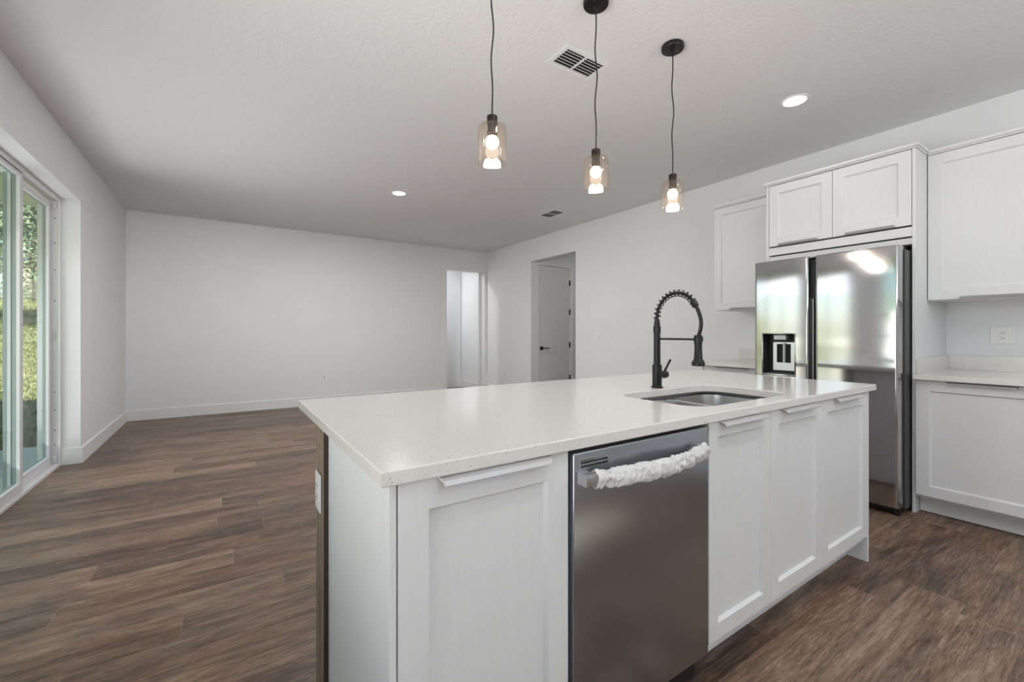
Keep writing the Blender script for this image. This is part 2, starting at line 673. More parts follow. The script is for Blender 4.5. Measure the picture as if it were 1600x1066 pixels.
m = MB()
p, v = baseboard_profile_x(SL1 - BD, YB, XL, 1)
m.prism(p, v)
m.box(XL - 0.125, XL, SL1 - BD, SL1, 0, BH)
struct(m.build('baseboard_left', M['trim']))
m = MB()
m.prism([(XL, YB, 0), (XL, YB - BD, 0), (XL, YB - BD, BH - 0.008), (XL, YB - BD * 0.5, BH), (XL, YB, BH)], (D1A - 0.1 - XL, 0, 0))
struct(m.build('baseboard_back', M['trim']))
m = MB()
p, v = baseboard_profile_x(D2B, YB - BD, XR, -1)
m.prism(p, v)
p, v = baseboard_profile_x(2.46, D2A, XR, -1)
m.prism(p, v)
struct(m.build('baseboard_right', M['trim']))
m = MB()
m.box(XL, 4.39 - BD, 8.59 - BD, 8.59, 0, BH)
m.box(4.39 - BD, 4.39, YB + BT, 8.59, 0, BH)
struct(m.build('baseboard_corridor', M['trim']))

# casing of the back-wall doorway
m = MB()
CW = 0.095
m.box(D1A - CW, D1A, YB - 0.014, YB, 0, D1H + 0.065)
m.box(D1A, D1B, YB - 0.014, YB, D1H, D1H + 0.065)
m.box(D1B, XR - 0.001, YB - 0.014, YB, 0, D1H + 0.065)
m.box(D1A - 0.001, D1A + 0.006, YB, YB + BT, 0, D1H)
m.box(D1B - 0.006, D1B + 0.001, YB, YB + BT, 0, D1H)
m.box(D1A, D1B, YB, YB + BT, D1H - 0.006, D1H)
struct(m.build('trim_1', M['trim'], bevel=0.002))
# casing of the hall door
m = MB()
m.box(5.42, 5.50, 6.155, 6.17, 0, 2.47)
m.box(4.69, 5.42, 6.155, 6.17, 2.40, 2.47)
struct(m.build('trim_2', M['trim'], bevel=0.002))

# hall door with lever and hinges
dr = MB().box(4.703, 5.418, 6.172, 6.21, 0.012, 2.392).build('door_2', M['door'], bevel=0.002)
struct(dr, 'plain grey-white hall door with black lever and black hinges')
hm = MB()
hm.box(4.722, 4.785, 6.163, 6.172, 0.882, 0.945)
hm.tube([(4.753, 6.165, 0.914), (4.753, 6.118, 0.914)], 0.010, 10)
hm.box(4.742, 4.892, 6.110, 6.124, 0.904, 0.922)
h = hm.build('handle', M['black'], dr, bevel=0.002)
h['label'] = 'black lever handle on square rose'
for hz in (2.116, 1.576, 0.964, 0.352):
    hm = MB()
    hm.tube([(5.42, 6.162, hz - 0.05), (5.42, 6.162, hz + 0.05)], 0.011, 10)
    hm.box(5.405, 5.418, 6.166, 6.172, hz - 0.05, hz + 0.05)
    h = hm.build('hinge', M['black'], dr)
    h['label'] = 'black hinge'

# unseen windows added for light, behind and beside the viewer
def window(name, axis, a0, a1, z0, z1, p, n):
    f = MB()
    t = 0.05
    def bx(u0, u1, w0, w1):
        if axis == 'x':
            f.box(u0, u1, p - 0.03, p + 0.03, w0, w1)
        else:
            f.box(p - 0.03, p + 0.03, u0, u1, w0, w1)
    bx(a0, a1, z0, z0 + t)
    bx(a0, a1, z1 - t, z1)
    for i in range(n + 1):
        u = a0 + (a1 - a0 - t) * i / n
        bx(u, u + t, z0 + t, z1 - t)
    o = struct(f.build(name, M['vinyl']))
    g = MB()
    if axis == 'x':
        g.box(a0 + t, a1 - t, p - 0.003, p + 0.003, z0 + t, z1 - t)
    else:
        g.box(p - 0.003, p + 0.003, a0 + t, a1 - t, z0 + t, z1 - t)
    g.build('pane', M['pane'], o)
    return o


window('added_side_window', 'y', WB0, WB1, WBZ0, WBZ1, XL - 0.16, 2)
window('added_rear_window', 'x', W0, W1, WZ0, WZ1, YF - 0.1, 4)

# sliding glass door
sd = struct(MB().box(-1.345, -1.20, SL0, SL1, -0.005, 0.022).build('door_1', M['vinyl'], bevel=0.003),
            'white framed sliding glass door onto the porch')
f = MB()
f.box(-1.345, -1.20, SL0, SL1, 2.362, SLH)
f.box(-1.205, -1.20, SL0, SL1, 2.345, 2.362)
f.build('door_frame_head', M['vinyl'], sd, bevel=0.001)
f = MB()
f.box(-1.345, -1.20, SL1 - 0.022, SL1 - 0.001, 0.02, 2.362)
f.box(-1.212, -1.198, SL1 - 0.034, SL1 - 0.022, 0.02, 2.362)
f.build('door_frame_jamb', M['vinyl'], sd, bevel=0.001)
f = MB()
f.box(-1.345, -1.20, SL0 + 0.001, SL0 + 0.022, 0.02, 2.362)
f.build('door_frame_jamb', M['vinyl'], sd, bevel=0.001)
for zz in (2.20, 1.98, 1.74, 1.47, 0.66, 0.50, 0.32, 0.19):
    s = MB()
    s.lathe([(0.005, 0), (0.005, -0.002)], (-1.236, SL1 - 0.0215, zz), 10, True, 'y')
    o_ = s.build('screw', M['slot'], sd)
s = MB()
s.box(-1.245, -1.225, SL1 - 0.026, SL1 - 0.022, 1.10, 1.20)
s.build('strike_plate', M['handle'], sd, bevel=0.001)
for zz in (2.31, 0.07):
    s = MB()
    s.box(-1.25, -1.222, SL1 - 0.035, SL1 - 0.022, zz - 0.025, zz + 0.025)
    s.build('bumper', M['vinyl'], sd, bevel=0.004)


def slide_panel(y0, y1, xf, ztop):
    """sash with its inner face at xf"""
    st, d = 0.058, 0.040
    z0 = 0.024
    fr = MB()
    ex = MB()
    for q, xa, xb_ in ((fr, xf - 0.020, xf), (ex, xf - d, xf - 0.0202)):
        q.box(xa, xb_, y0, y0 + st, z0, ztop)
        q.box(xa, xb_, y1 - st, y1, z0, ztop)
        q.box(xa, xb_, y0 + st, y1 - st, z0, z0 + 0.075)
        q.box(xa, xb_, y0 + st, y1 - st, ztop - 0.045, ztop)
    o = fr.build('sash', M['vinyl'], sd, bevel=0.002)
    e = ex.build('sash_exterior', M['sash_shade'], o)
    e['label'] = 'outer half of the sash around the glass, its shade painted in grey-green'
    g = MB()
    g.box(xf - 0.024, xf - 0.018, y0 + st - 0.004, y1 - st + 0.004, z0 + 0.07, ztop - 0.04)
    g.build('pane', M['pane'], o)


slide_panel(3.71, 4.63, -1.214, 2.360)
slide_panel(4.57, SL1 - 0.023, -1.258, 2.332)
slide_panel(2.823, 3.77, -1.258, 2.332)

# ------------------------------------------------------------------ outdoors
struct(MB().box(-4.75, XL - WT, -3.6, 6.72, -0.2, -0.04).build('porch_floor', M['concrete']))
m = MB()
m.box(-4.9, XL - WT, -3.6, 6.95, 2.78, 3.05)
struct(m.build('porch_ceiling', M['stucco']))
m = MB()
m.box(-4.75, XL - WT, 6.55, 6.75, 2.55, 2.78)
m.box(-4.75, -4.55, -3.6, 6.55, 2.55, 2.78)
struct(m.build('porch_beam', M['stucco']))
for cy in (6.55, 2.6, -1.4):
    m = MB()
    m.box(-4.75, -4.55, cy, cy + 0.2, -0.04, 2.55)
    m.box(-4.78, -4.52, cy - 0.03, cy + 0.23, -0.04, 0.08)
    m.box(-4.78, -4.52, cy - 0.03, cy + 0.23, 2.47, 2.55)
    struct(m.build('porch_column', M['stucco']))
m = MB()
m.box(-1.5, 7.2, -4.2, 9.2, 3.06, 3.2)
struct(m.build('roof_slab', M['roofing']))


def ground_h(x, y):
    r = max(0.0, y - 9.0)
    base = -0.12 + 0.122 * min(r, 28) - (0.6 * math.exp(-r / 2.0) * 0 if r else 0)
    return base + (0.10 * noise.noise((x * 0.25, y * 0.25, 0)) if r > 0 else 0)


gm = MB()
nx, ny = 46, 70
xs = [XL - WT - 0.001 - (48 * (i / nx) ** 1.3) for i in range(nx + 1)]
ys = [-8 + 78 * j / ny for j in range(ny + 1)]
gv = [[gm.bm.verts.new((x, y, ground_h(x, y) if x < -1.35 else ground_h(x, y))) for x in xs] for y in ys]
for j in range(ny):
    for i in range(nx):
        gm.bm.faces.new((gv[j][i], gv[j][i + 1], gv[j + 1][i + 1], gv[j + 1][i]))
lawn = gm.build('lawn_ground', M['grass'], smooth=180)
struct(lawn)


tm_ = MB()
rg = random.Random(21)
for k in range(15000):
    gy = 7.0 + 29.0 * rg.random() ** 1.5
    gx = -0.25 * gy + rg.uniform(-0.13, 0.11) * gy
    if gx > -1.6:
        continue
    gz = ground_h(gx, gy) - 0.02
    hh = rg.uniform(0.04, 0.13)
    for b_ in range(3):
        an = rg.uniform(0, math.pi * 2)
        w_ = rg.uniform(0.015, 0.05)
        lx, ly = math.cos(an) * hh * 0.8, math.sin(an) * hh * 0.8
        tm_.poly([(gx - ly * 0.5 * w_ / hh, gy + lx * 0.5 * w_ / hh, gz), (gx + ly * 0.5 * w_ / hh, gy - lx * 0.5 * w_ / hh, gz), (gx + lx, gy + ly, gz + hh)])
tag(tm_.build('lawn_grass', M['grass']), 'sunlit yellow-green grass on the lawn beyond the porch', 'grass', None, 'stuff')


def tree(x, y, hgt, spread, seed, leaf, label, n=17000):
    rnd = random.Random(seed)
    gz = ground_h(x, y)
    t = thing('oak_tree', label, 'tree', (x, y, gz - 0.05), 'trees on the rise beyond the lawn')
    tm = MB()
    pts, rad = [], []
    px, py = x, y
    for k in range(7):
        pts.append((px, py, gz - 0.05 + hgt * 0.55 * k / 6))
        rad.append(0.34 * (1 - k / 9))
        px += rnd.uniform(-.15, .15)
        py += rnd.uniform(-.15, .15)
    tm.tube(pts, 0.3, 10, True, rad)
    top = Vector(pts[-2])
    ends = []
    for k in range(7):
        a = 2 * math.pi * k / 7 + rnd.uniform(-.3, .3)
        e = top + Vector((math.cos(a) * spread * 0.7, math.sin(a) * spread * 0.7, rnd.uniform(0.0, hgt * 0.35)))
        mid = (top + e) / 2 + Vector((0, 0, hgt * 0.08))
        tm.tube([top, mid, e], 0.1, 7, True, [0.16, 0.10, 0.03])
        ends.append(e)
        ends.append(mid)
    tm.build('trunk', M['bark'], t, smooth=60)
    cm = MB()
    ends.append(top + Vector((0, 0, hgt * 0.35)))
    for k in range(n):
        c = rnd.choice(ends)
        d = Vector((rnd.gauss(0, 1), rnd.gauss(0, 1), rnd.gauss(0, 0.8))) * spread * 0.29
        p = c + d
        if rnd.random() < 0.35:
            p.z -= rnd.uniform(0, hgt * 0.25)
        s = rnd.uniform(0.05, 0.10)
        ax = Vector((rnd.uniform(-1, 1), rnd.uniform(-1, 1), rnd.uniform(-1, 1))).normalized()
        b = ax.orthogonal().normalized() * s * 0.6
        ax = ax * s
        cm.poly([p - ax, p + b, p + ax, p - b])
    o = cm.build('crown', leaf, t)
    return t


tree(-3.4, 21.0, 9.5, 3.6, 3, M['leaf2'], 'nearest grey-green oak seen through the door glass', 42000)
tree(-8.0, 33.2, 10.0, 3.7, 8, M['leaf1'], 'green oak farther up the rise behind the nearest one', 22000)
tree(-20.0, 27.0, 9.0, 3.7, 5, M['leaf1'], 'green oak far to the side of the lawn', 8000)
tree(-21.5, 40.0, 10.0, 3.8, 11, M['leaf2'], 'pale oak beside the white outbuilding', 8000)

sx, sy = -10.4, 41.0
sg = ground_h(sx, sy)
sh = thing('outbuilding', 'small peach and white outbuilding beyond the lawn, seen through the glass', 'building', (sx, sy, sg - 0.1))
MB().box(sx - 1.2, sx + 2.6, sy, sy + 4, sg - 0.1, sg + 2.4).build('wall', M['shed'], sh)
MB().box(sx - 4.0, sx - 1.2, sy + 0.4, sy + 4, sg - 0.1, sg + 2.4).build('wall', M['shedwhite'], sh)
m = MB()
m.prism([(sx - 4.4, sy - 0.4, sg + 2.4), (sx - 4.4, sy + 4.4, sg + 2.4), (sx - 4.4, sy + 2, sg + 3.5)], (7.4, 0, 0))
m.build('roof', M['roofing'], sh)


# ------------------------------------------------------------------ cabinet parts
def map_front(face, plane):
    """returns f(u, d, z): u along the front, d outwards from the plane"""
    if face == '-y':
        return lambda u, d, z: (u, plane - d, z)
    return lambda u, d, z: (plane - d, u, z)


def shaker(fn, u0, u1, z0, z1, parent, name='door', th=0.02, rail=0.065, rec=0.013, mat=None, gap=0.0015):
    """frame-and-panel front whose face is at d = 0"""
    u0 += gap; u1 -= gap
    b = MB()
    bm = b.bm
    e = 0.0018
    def ring(ua, ub, za, zb, d):
        return [bm.verts.new(fn(*q)) for q in ((ua, d, za), (ub, d, za), (ub, d, zb), (ua, d, zb))]
    r0 = ring(u0, u1, z0, z1, -th)
    r1 = ring(u0, u1, z0, z1, -e)
    r2 = ring(u0 + e, u1 - e, z0 + e, z1 - e, 0)
    i = rail
    r3 = ring(u0 + i, u1 - i, z0 + i, z1 - i, 0)
    r4 = ring(u0 + i + 0.007, u1 - i - 0.007, z0 + i + 0.007, z1 - i - 0.007, -rec)
    for a, c in ((r0, r1), (r1, r2), (r2, r3), (r3, r4)):
        for k in range(4):
            j = (k + 1) % 4
            bm.faces.new((a[k], a[j], c[j], c[k]))
    bm.faces.new(r4)
    bm.faces.new(list(reversed(r0)))
    return b.build(name, mat or M['cab'], parent)


def edge_pull(fn, u0, u1, z, parent, up=True, proj=0.026):
    """thin bent aluminium finger pull along a door edge at height z; up: on top of a base door"""
    s = 1 if up else -1
    b = MB()
    bm = b.bm
    prof = [(-0.012, 0.0), (0.004, 0.0), (proj - 0.005, -0.008), (proj, -0.017), (proj - 0.003, -0.0185), (proj - 0.008, -0.011),
            (0.003, -0.003), (-0.012, -0.003)]
    rings = []
    for side in (0, 1):
        ring = []
        for d, dz in prof:
            ins = 0.012 * max(0.0, d) / proj
            u = u0 + ins if side == 0 else u1 - ins
            ring.append(fn(u, d, z + s * dz))
        rings.append(ring)
    b.loft(rings, True)
    return b.build('handle', M['handle'], parent)


FI = 0.844           # island door faces (towards the kitchen aisle, -Y)
CT, CB = 0.914, 0.882
isl = map_front('-y', FI)

# -- island cabinet beside the dishwasher
c1 = thing('base_cabinet', 'white island base cabinet with one tall door, at the slatted wood end', 'cabinet', (0.51, 1.13, 0), 'island base cabinets')
m = MB()
m.box(0.290, 0.738, FI + 0.022, 1.425, 0.10, CB - 0.001)
m.box(0.290, 0.738, FI + 0.09, 1.425, 0.0, 0.10)
m.build('body', M['cab'], c1)
MB().box(0.2725, 0.2875, FI, 1.428, 0.0, CB - 0.001).build('end_panel', M['cab'], c1, bevel=0.001)
d = shaker(isl, 0.2895, 0.7385, 0.132, 0.880, c1)
edge_pull(isl, 0.372, 0.676, 0.8815, d)

# -- sink cabinet
c2 = thing('base_cabinet', 'white two-door island sink cabinet next to the dishwasher', 'cabinet', (1.80, 1.13, 0), 'island base cabinets')
m = MB()
m.box(1.358, 2.232, FI + 0.022, 0.89, 0.10, CB - 0.001)
m.box(1.358, 2.232, 1.40, 1.425, 0.10, CB - 0.001)
m.box(1.358, 1.376, 0.89, 1.40, 0.10, CB - 0.001)
m.box(2.214, 2.232, 0.89, 1.40, 0.10, CB - 0.001)
m.box(1.376, 2.214, 0.89, 1.40, 0.10, 0.12)
m.box(1.358, 2.232, FI + 0.09, 1.425, 0.0, 0.10)
m.build('body', M['cab'], c2)
d = shaker(isl, 1.357, 1.772, 0.132, 0.880, c2, rail=0.055)
edge_pull(isl, 1.415, 1.719, 0.8815, d)
d = shaker(isl, 1.772, 2.233, 0.132, 0.880, c2, rail=0.060)
edge_pull(isl, 1.850, 2.154, 0.8815, d)

# -- island cabinet at the fridge end
c3 = thing('base_cabinet', 'white single-door island base cabinet at the end facing the refrigerator', 'cabinet', (2.51, 1.13, 0), 'island base cabinets')
m = MB()
m.box(2.236, 2.765, FI + 0.022, 1.425, 0.10, CB - 0.001)
m.box(2.236, 2.765, FI + 0.09, 1.425, 0.0, 0.10)
m.build('body', M['cab'], c3)
MB().box(2.767, 2.787, FI, 1.428, 0.0, CB - 0.001).build('end_panel', M['cab'], c3, bevel=0.001)
d = shaker(isl, 2.233, 2.766, 0.132, 0.880, c3, rail=0.060)
edge_pull(isl, 2.345, 2.649, 0.8815, d)

# -- fluted knee wall at the back of the island
kw = thing('fluted_wood_panel', 'brown slatted wood panel wall cladding the back and end of the island', 'panel', (1.53, 1.49, 0))
X0, X1, Y0, Y1 = 0.258, 2.800, 1.430, 1.553
pts = []
def flute(a, b, pitch, depth):
    """outline points along a -> b with square flutes cut inwards (to the left of travel)"""
    a, b = Vector(a), Vector(b)
    L = (b - a).length
    t = (b - a) / L
    nrm = Vector((t.y, -t.x))
    n = int(L / pitch)
    pp = L / n
    out = []
    for k in range(n):
        s = k * pp
        w = pp * 0.54
        out += [a + t * (s + 0.001), a + t * (s + w - 0.001), a + t * (s + w) + nrm * 0.001,
                a + t * (s + w + 0.0015) + nrm * depth, a + t * (s + pp - 0.0015) + nrm * depth, a + t * (s + pp) + nrm * 0.001]
    return out
o1 = flute((X0, Y0 + 0.004), (X0, Y1 - 0.004), 0.0235, 0.013)
o2 = flute((X0 + 0.004, Y1), (X1 - 0.004, Y1), 0.0235, 0.013)
o3 = flute((X1, Y1 - 0.004), (X1, Y0 + 0.004), 0.0235, 0.013)
outline = [(X0, Y0)] + [tuple(p) for p in o1] + [(X0, Y1)] + [tuple(p) for p in o2] + [(X1, Y1)] + [tuple(p) for p in o3] + [(X1, Y0)]
m = MB()
m.prism([(p[0], p[1], 0.0) for p in outline], (0, 0, CB - 0.001))
m.build('slats', M['wood'], kw)
MB().box(X0 + 0.001, X0 + 0.0135, Y0 - 0.0018, Y0 - 0.0002, 0.0, CB - 0.002).build('edge_strip', M['woodedge'], kw)

# -- island worktop with sink cut-out
def rrect(x0, x1, y0, y1, r, n=10):
    out = []
    for cx, cy, a0 in ((x1 - r, y1 - r, 0), (x0 + r, y1 - r, 90), (x0 + r, y0 + r, 180), (x1 - r, y0 + r, 270)):
        for k in range(n + 1):
            a = R(a0 + 90 * k / n)
            out.append((cx + r * math.cos(a), cy + r * math.sin(a)))
    return out


KX0, KX1, KY0, KY1 = 0.252, 2.842, 0.829, 1.905
SX0, SX1, SY0, SY1, SR = 1.412, 2.104, 0.912, 1.320, 0.10


def worktop_island():
    b = MB()
    bm = b.bm
    hole = rrect(SX0, SX1, SY0, SY1, SR)
    n = len(hole)
    # outer points by the same angular order
    c = ((SX0 + SX1) / 2, (SY0 + SY1) / 2)
    def outer(p):
        x, y = p
        # corner-aware projection: quadrant block gets sides
        return None
    e = 0.003
    def layer(z, ins, hins):
        o = [bm.verts.new((x, y, z)) for x, y in ((KX1 - ins, KY1 - ins), (KX0 + ins, KY1 - ins), (KX0 + ins, KY0 + ins), (KX1 - ins, KY0 + ins))]
        hh = []
        for k, (x, y) in enumerate(rrect(SX0 - hins, SX1 + hins, SY0 - hins, SY1 + hins, SR + hins)):
            hh.append(bm.verts.new((x, y, z)))
        return o, hh
    ob, hb = layer(CB, e, e * 0.3)
    ob1, hb1 = layer(CB + e, 0, 0)
    ot1, ht1 = layer(CT - e, 0, 0)
    ot, ht = layer(CT, e, e)
    q = n // 4
    def flat(o, h):
        for s in range(4):
            seg = h[s * q:(s + 1) * q]
            bm.faces.new([o[s]] + list(reversed(seg)))
            j = (s + 1) % 4
            bm.faces.new([o[s], seg[-1], h[(j * q) % n], o[j]])
    flat(ot, ht)
    flat(ob, hb)
    for a, c_ in ((ob, ob1), (ob1, ot1), (ot1, ot)):
        for s in range(4):
            j = (s + 1) % 4
            bm.faces.new((a[s], a[j], c_[j], c_[s]))
    for a, c_ in ((hb, hb1), (hb1, ht1), (ht1, ht)):
        for s in range(n):
            j = (s + 1) % n
            bm.faces.new((a[s], a[j], c_[j], c_[s]))
    return b.build('countertop', M['quartz'])


tag(worktop_island(), 'long white speckled quartz countertop on the island, with sink cut-out', 'countertop', 'quartz countertops')

# -- undermount double sink
sk_ = thing('sink', 'stainless double-bowl undermount sink in the island countertop', 'sink', (1.758, 1.116, 0.66))
DIV = 1.758


def bowl(x0, x1, y0, y1, r, name):
    b = MB()
    zt = CB - 0.008
    rings = []
    for z, ins, rr in ((zt - 0.008, -0.0005, r), (zt - 0.014, 0.0, r), (zt - 0.10, 0.004, r), (0.70, 0.010, r * 0.95), (0.675, 0.024, r * 0.8), (0.668, 0.05, r * 0.6)):
        rings.append([(x, y, z) for x, y in rrect(x0 + ins, x1 - ins, y0 + ins, y1 - ins, rr)])
    b.loft(rings, False)
    vs_ = [b.bm.verts.new(p) for p in rings[-1]]
    b.bm.faces.new(vs_)
    bmesh.ops.remove_doubles(b.bm, verts=b.bm.verts, dist=0.0002)
    o = b.build(name, M['sink'], sk_, smooth=40)
    cx, cy = (x0 + x1) / 2, (y0 + y1) / 2 + 0.05
    MB().lathe([(0.045, 0.0), (0.043, 0.003), (0.030, 0.002), (0.028, -0.001)], (cx, cy, 0.669), 24).build('drain', M['sink'], o, smooth=40)


bowl(SX0 + 0.004, DIV - 0.013, SY0 + 0.004, SY1 - 0.004, 0.085, 'bowl')
bowl(DIV + 0.013, SX1 - 0.004, SY0 + 0.004, SY1 - 0.004, 0.085, 'bowl')
m = MB()
zt = CB - 0.008
o_h = rrect(SX0 - 0.018, SX1 + 0.018, SY0 - 0.018, SY1 + 0.018, SR + 0.015)
h1 = rrect(SX0 + 0.0, DIV - 0.009, SY0 + 0.0, SY1 - 0.0, 0.085)
h2 = rrect(DIV + 0.009, SX1 - 0.0, SY0 + 0.0, SY1 - 0.0, 0.085)
# rim between and around the bowls: outer strip plus divider bridge
ring_o = [(x, y, CB - 0.0005) for x, y in o_h]
ring_i = [(x, y, zt + 0.001) for x, y in rrect(SX0 + 0.003, SX1 - 0.003, SY0 + 0.003, SY1 - 0.003, SR - 0.01)]
m.loft([ring_o, ring_i], False)
dv = [(-0.0125, -0.05), (-0.0125, -0.012), (-0.009, -0.006), (0.009, -0.006), (0.0125, -0.012), (0.0125, -0.05)]
m.prism([(DIV + dx, SY0 + 0.003, zt + dz) for dx, dz in dv], (0, SY1 - SY0 - 0.006, 0))
m.build('rim', M['sink'], sk_, smooth=40)

# -- faucet
fx, fy = 1.769, 1.372
fa = thing('faucet', 'matte black spring-neck pull-down faucet behind the island sink', 'faucet', (fx, fy, CT))
m = MB()
m.lathe([(0.0285, 0.0), (0.0285, 0.006), (0.024, 0.008), (0.0225, 0.010), (0.0225, 0.112), (0.016, 0.113), (0.0158, 0.27), (0.0178, 0.272),
         (0.0178, 0.30), (0.0145, 0.302), (0.0145, 0.318), (0.0125, 0.32), (0.0125, 0.333)], (fx, fy, CT), 28)
m.build('body', M['black'], fa, smooth=35)
# lever valve on the fridge side
m = MB()
m.lathe([(0.0175, 0.018), (0.0175, 0.045), (0.019, 0.046), (0.019, 0.068), (0.016, 0.072)], (fx, fy, CT + 0.062), 24, True, 'x')
m.tube([(fx + 0.055, fy, CT + 0.075), (fx + 0.068, fy - 0.006, CT + 0.10), (fx + 0.088, fy - 0.012, CT + 0.135)], 0.0055, 12)
m.build('lever', M['black'], fa, smooth=40)
# spring arch in the plane over the sink
arc = []
zt0 = CT + 0.333
Ra = 0.108
for k in range(5):
    arc.append(Vector((fx, fy, CT + 0.30 + 0.03 * k / 4 * 1.1)))
cy_, cz_ = fy - Ra, CT + 0.345
for k in range(0, 25):
    a = R(180 - 150 * k / 24)
    arc.append(Vector((fx, cy_ - Ra * math.cos(a), cz_ + Ra * 1.02 * math.sin(a))))
m = MB()
m.tube(arc, 0.0075, 12)
tip = arc[-1]
m.build('hose_core', M['black'], fa, smooth=60)
# coil
cum = [0.0]
for k in range(1, len(arc)):
    cum.append(cum[-1] + (arc[k] - arc[k - 1]).length)


def arc_at(s):
    for k in range(1, len(arc)):
        if s <= cum[k] or k == len(arc) - 1:
            f_ = (s - cum[k - 1]) / max(1e-6, cum[k] - cum[k - 1])
            return arc[k - 1].lerp(arc[k], f_), (arc[k] - arc[k - 1]).normalized()


coil = []
s0, s1 = cum[4], cum[-1]
turns = 14
N = turns * 16
for k in range(N + 1):
    s = s0 + (s1 - s0) * k / N
    p, t_ = arc_at(s)
    nx_ = Vector((1, 0, 0))
    b_ = t_.cross(nx_)
    a = 2 * math.pi * turns * k / N
    coil.append(p + (nx_ * math.cos(a) + b_ * math.sin(a)) * 0.0148)
m = MB()
m.tube(coil, 0.0027, 6)
m.build('spring', M['black'], fa, smooth=60)
# collar at the spring end, falling hose and spray head
m = MB()
t_ = (arc[-1] - arc[-2]).normalized()
m.tube([tip - t_ * 0.010, tip + t_ * 0.014], 0.0155, 16)
m.build('collar', M['black'], fa, smooth=40)
hy = fy - 0.221
hp = [tip + t_ * 0.008, tip + t_ * 0.03]
for k in range(1, 9):
    q = k / 8
    hp.append(Vector((fx, hp[1].y + (hy - hp[1].y) * q - 0.016 * math.sin(math.pi * q), hp[1].z + (1.165 - hp[1].z) * q)))
m = MB()
m.tube(hp, 0.0085, 12)
m.build('hose', M['black'], fa, smooth=60)
m = MB()
m.lathe([(0.0165, 0.135), (0.0175, 0.13), (0.0175, 0.095), (0.0160, 0.093), (0.0165, 0.06), (0.019, 0.028), (0.0275, 0.016), (0.0285, 0.012), (0.0285, 0.0), (0.024, -0.003)],
        (fx, hy, 1.037), 28)
m.build('spray_head', M['black'], fa, smooth=35)
m = MB()
m.tube([(fx, fy - 0.014, 1.153), (fx, hy + 0.016, 1.153)], 0.0050, 12)
m.lathe([(0.0205, 0.0), (0.0205, 0.018)], (fx, hy, 1.144), 24)
m.build('support_arm', M['black'], fa, smooth=40)
m = MB()
m.box(fx + 0.0195, fx + 0.0215, hy - 0.004, hy + 0.004, 1.138, 1.172)
m.build('clip', M['handle'], fa)

# -- dishwasher
DX0, DX1, DY = 0.744, 1.3425, 0.835
dw = thing('dishwasher', 'stainless steel dishwasher built into the island', 'dishwasher', (1.048, 1.1, 0))
m = MB()
m.box(DX0 + 0.012, DX1 - 0.012, DY + 0.045, 1.40, 0.02, 0.868)
m.build('tub', M['blackp'], dw)
m = MB()
m.box(DX0 + 0.004, DX1 - 0.002, DY, DY + 0.045, 0.116, 0.871)
dwd = m.build('door', M['dwsteel'], dw, bevel=0.004, smooth=50, seg=3)
m = MB()
m.box(DX0 + 0.02, DX1 - 0.02, DY + 0.06, DY + 0.07, 0.005, 0.11)
m.build('kick_plate', M['blackp'], dw)
m = MB()
m.box(0.766, 0.872, DY - 0.0012, DY + 0.001, 0.825, 0.853)
m.build('vent_frame', M['dwsteel'], dwd, bevel=0.0005)
for z_ in (0.8315, 0.8415):
    m = MB()
    m.box(0.771, 0.867, DY - 0.0018, DY, z_, z_ + 0.0042)
    m.build('vent_slot', M['duct'], dwd)


def bow(u):
    s = min(1.0, max(0.0, (u - 0.792) / (1.268 - 0.792)))
    return DY - 0.026 - 0.038 * math.sin(math.pi * s) ** 1.15


m = MB()
rings = []
for k in range(25):
    u = 0.760 + (1.294 - 0.760) * k / 24
    y_ = bow(u)
    rings.append([(u, y_ - 0.006, 0.792), (u, y_ - 0.008, 0.797), (u, y_ - 0.008, 0.817), (u, y_ - 0.006, 0.822),
                  (u, y_ + 0.010, 0.822), (u, y_ + 0.010, 0.792)])
m.loft(rings, True)
m.box(0.7601, 0.790, bow(0.760) - 0.0072, DY + 0.001, 0.7925, 0.8215)
m.box(1.268, 1.2939, bow(1.294) - 0.0072, DY + 0.001, 0.7925, 0.8215)
h = m.build('handle', M['dwhandle'], dw, smooth=50)

# -- crinkled protective sleeve on the dishwasher handle
m = MB()
rings = []
NR, NS = 330, 56
u_0, u_1 = 0.792, 1.284
for k in range(NR + 1):
    q = k / NR
    u = u_0 + (u_1 - u_0) * q
    y_ = bow(u)
    ring = []
    env = 1.0 + 0.09 * noise.noise((u * 13, 3.1, 0)) - 0.10 * math.exp(-((q - 0.075) / 0.014) ** 2) - 0.10 * math.exp(-((q - 0.955) / 0.014) ** 2)
    for s_ in range(NS):
        a = 2 * math.pi * s_ / NS
        ca, sa = math.cos(a), math.sin(a)
        slant = 0.007 * math.sin(a * 1.0 + 9 * q) + 0.004 * noise.noise((q * 9, ca, sa))
        us = u + slant
        r1 = 1.0 - abs(noise.noise((us * 46, 0.8 * ca, 0.8 * sa))) * 2.4
        r2 = 1.0 - abs(noise.noise((us * 92 + 7, 1.3 * ca, 1.3 * sa + 4))) * 2.4
        r3 = noise.noise((us * 22 + 3, 1.1 * ca, 1.1 * sa))
        w = 0.0036 * max(r1, -0.4) + 0.0034 * max(r2, -0.4) + 0.0040 * r3 - 0.001
        ry = 0.0145 * env + w
        rz = 0.0215 * env + w
        ring.append((u, y_ - 0.001 + ca * ry, 0.805 + sa * rz))
    rings.append(ring)
m.loft(rings, False)
tag(m.build('protective_sleeve', M['film'], smooth=60), 'crinkled white plastic sleeve wrapped around the dishwasher handle', 'sleeve')

# ------------------------------------------------------------------ refrigerator wall
XP = 3.790
kit = map_front('-x', XP)


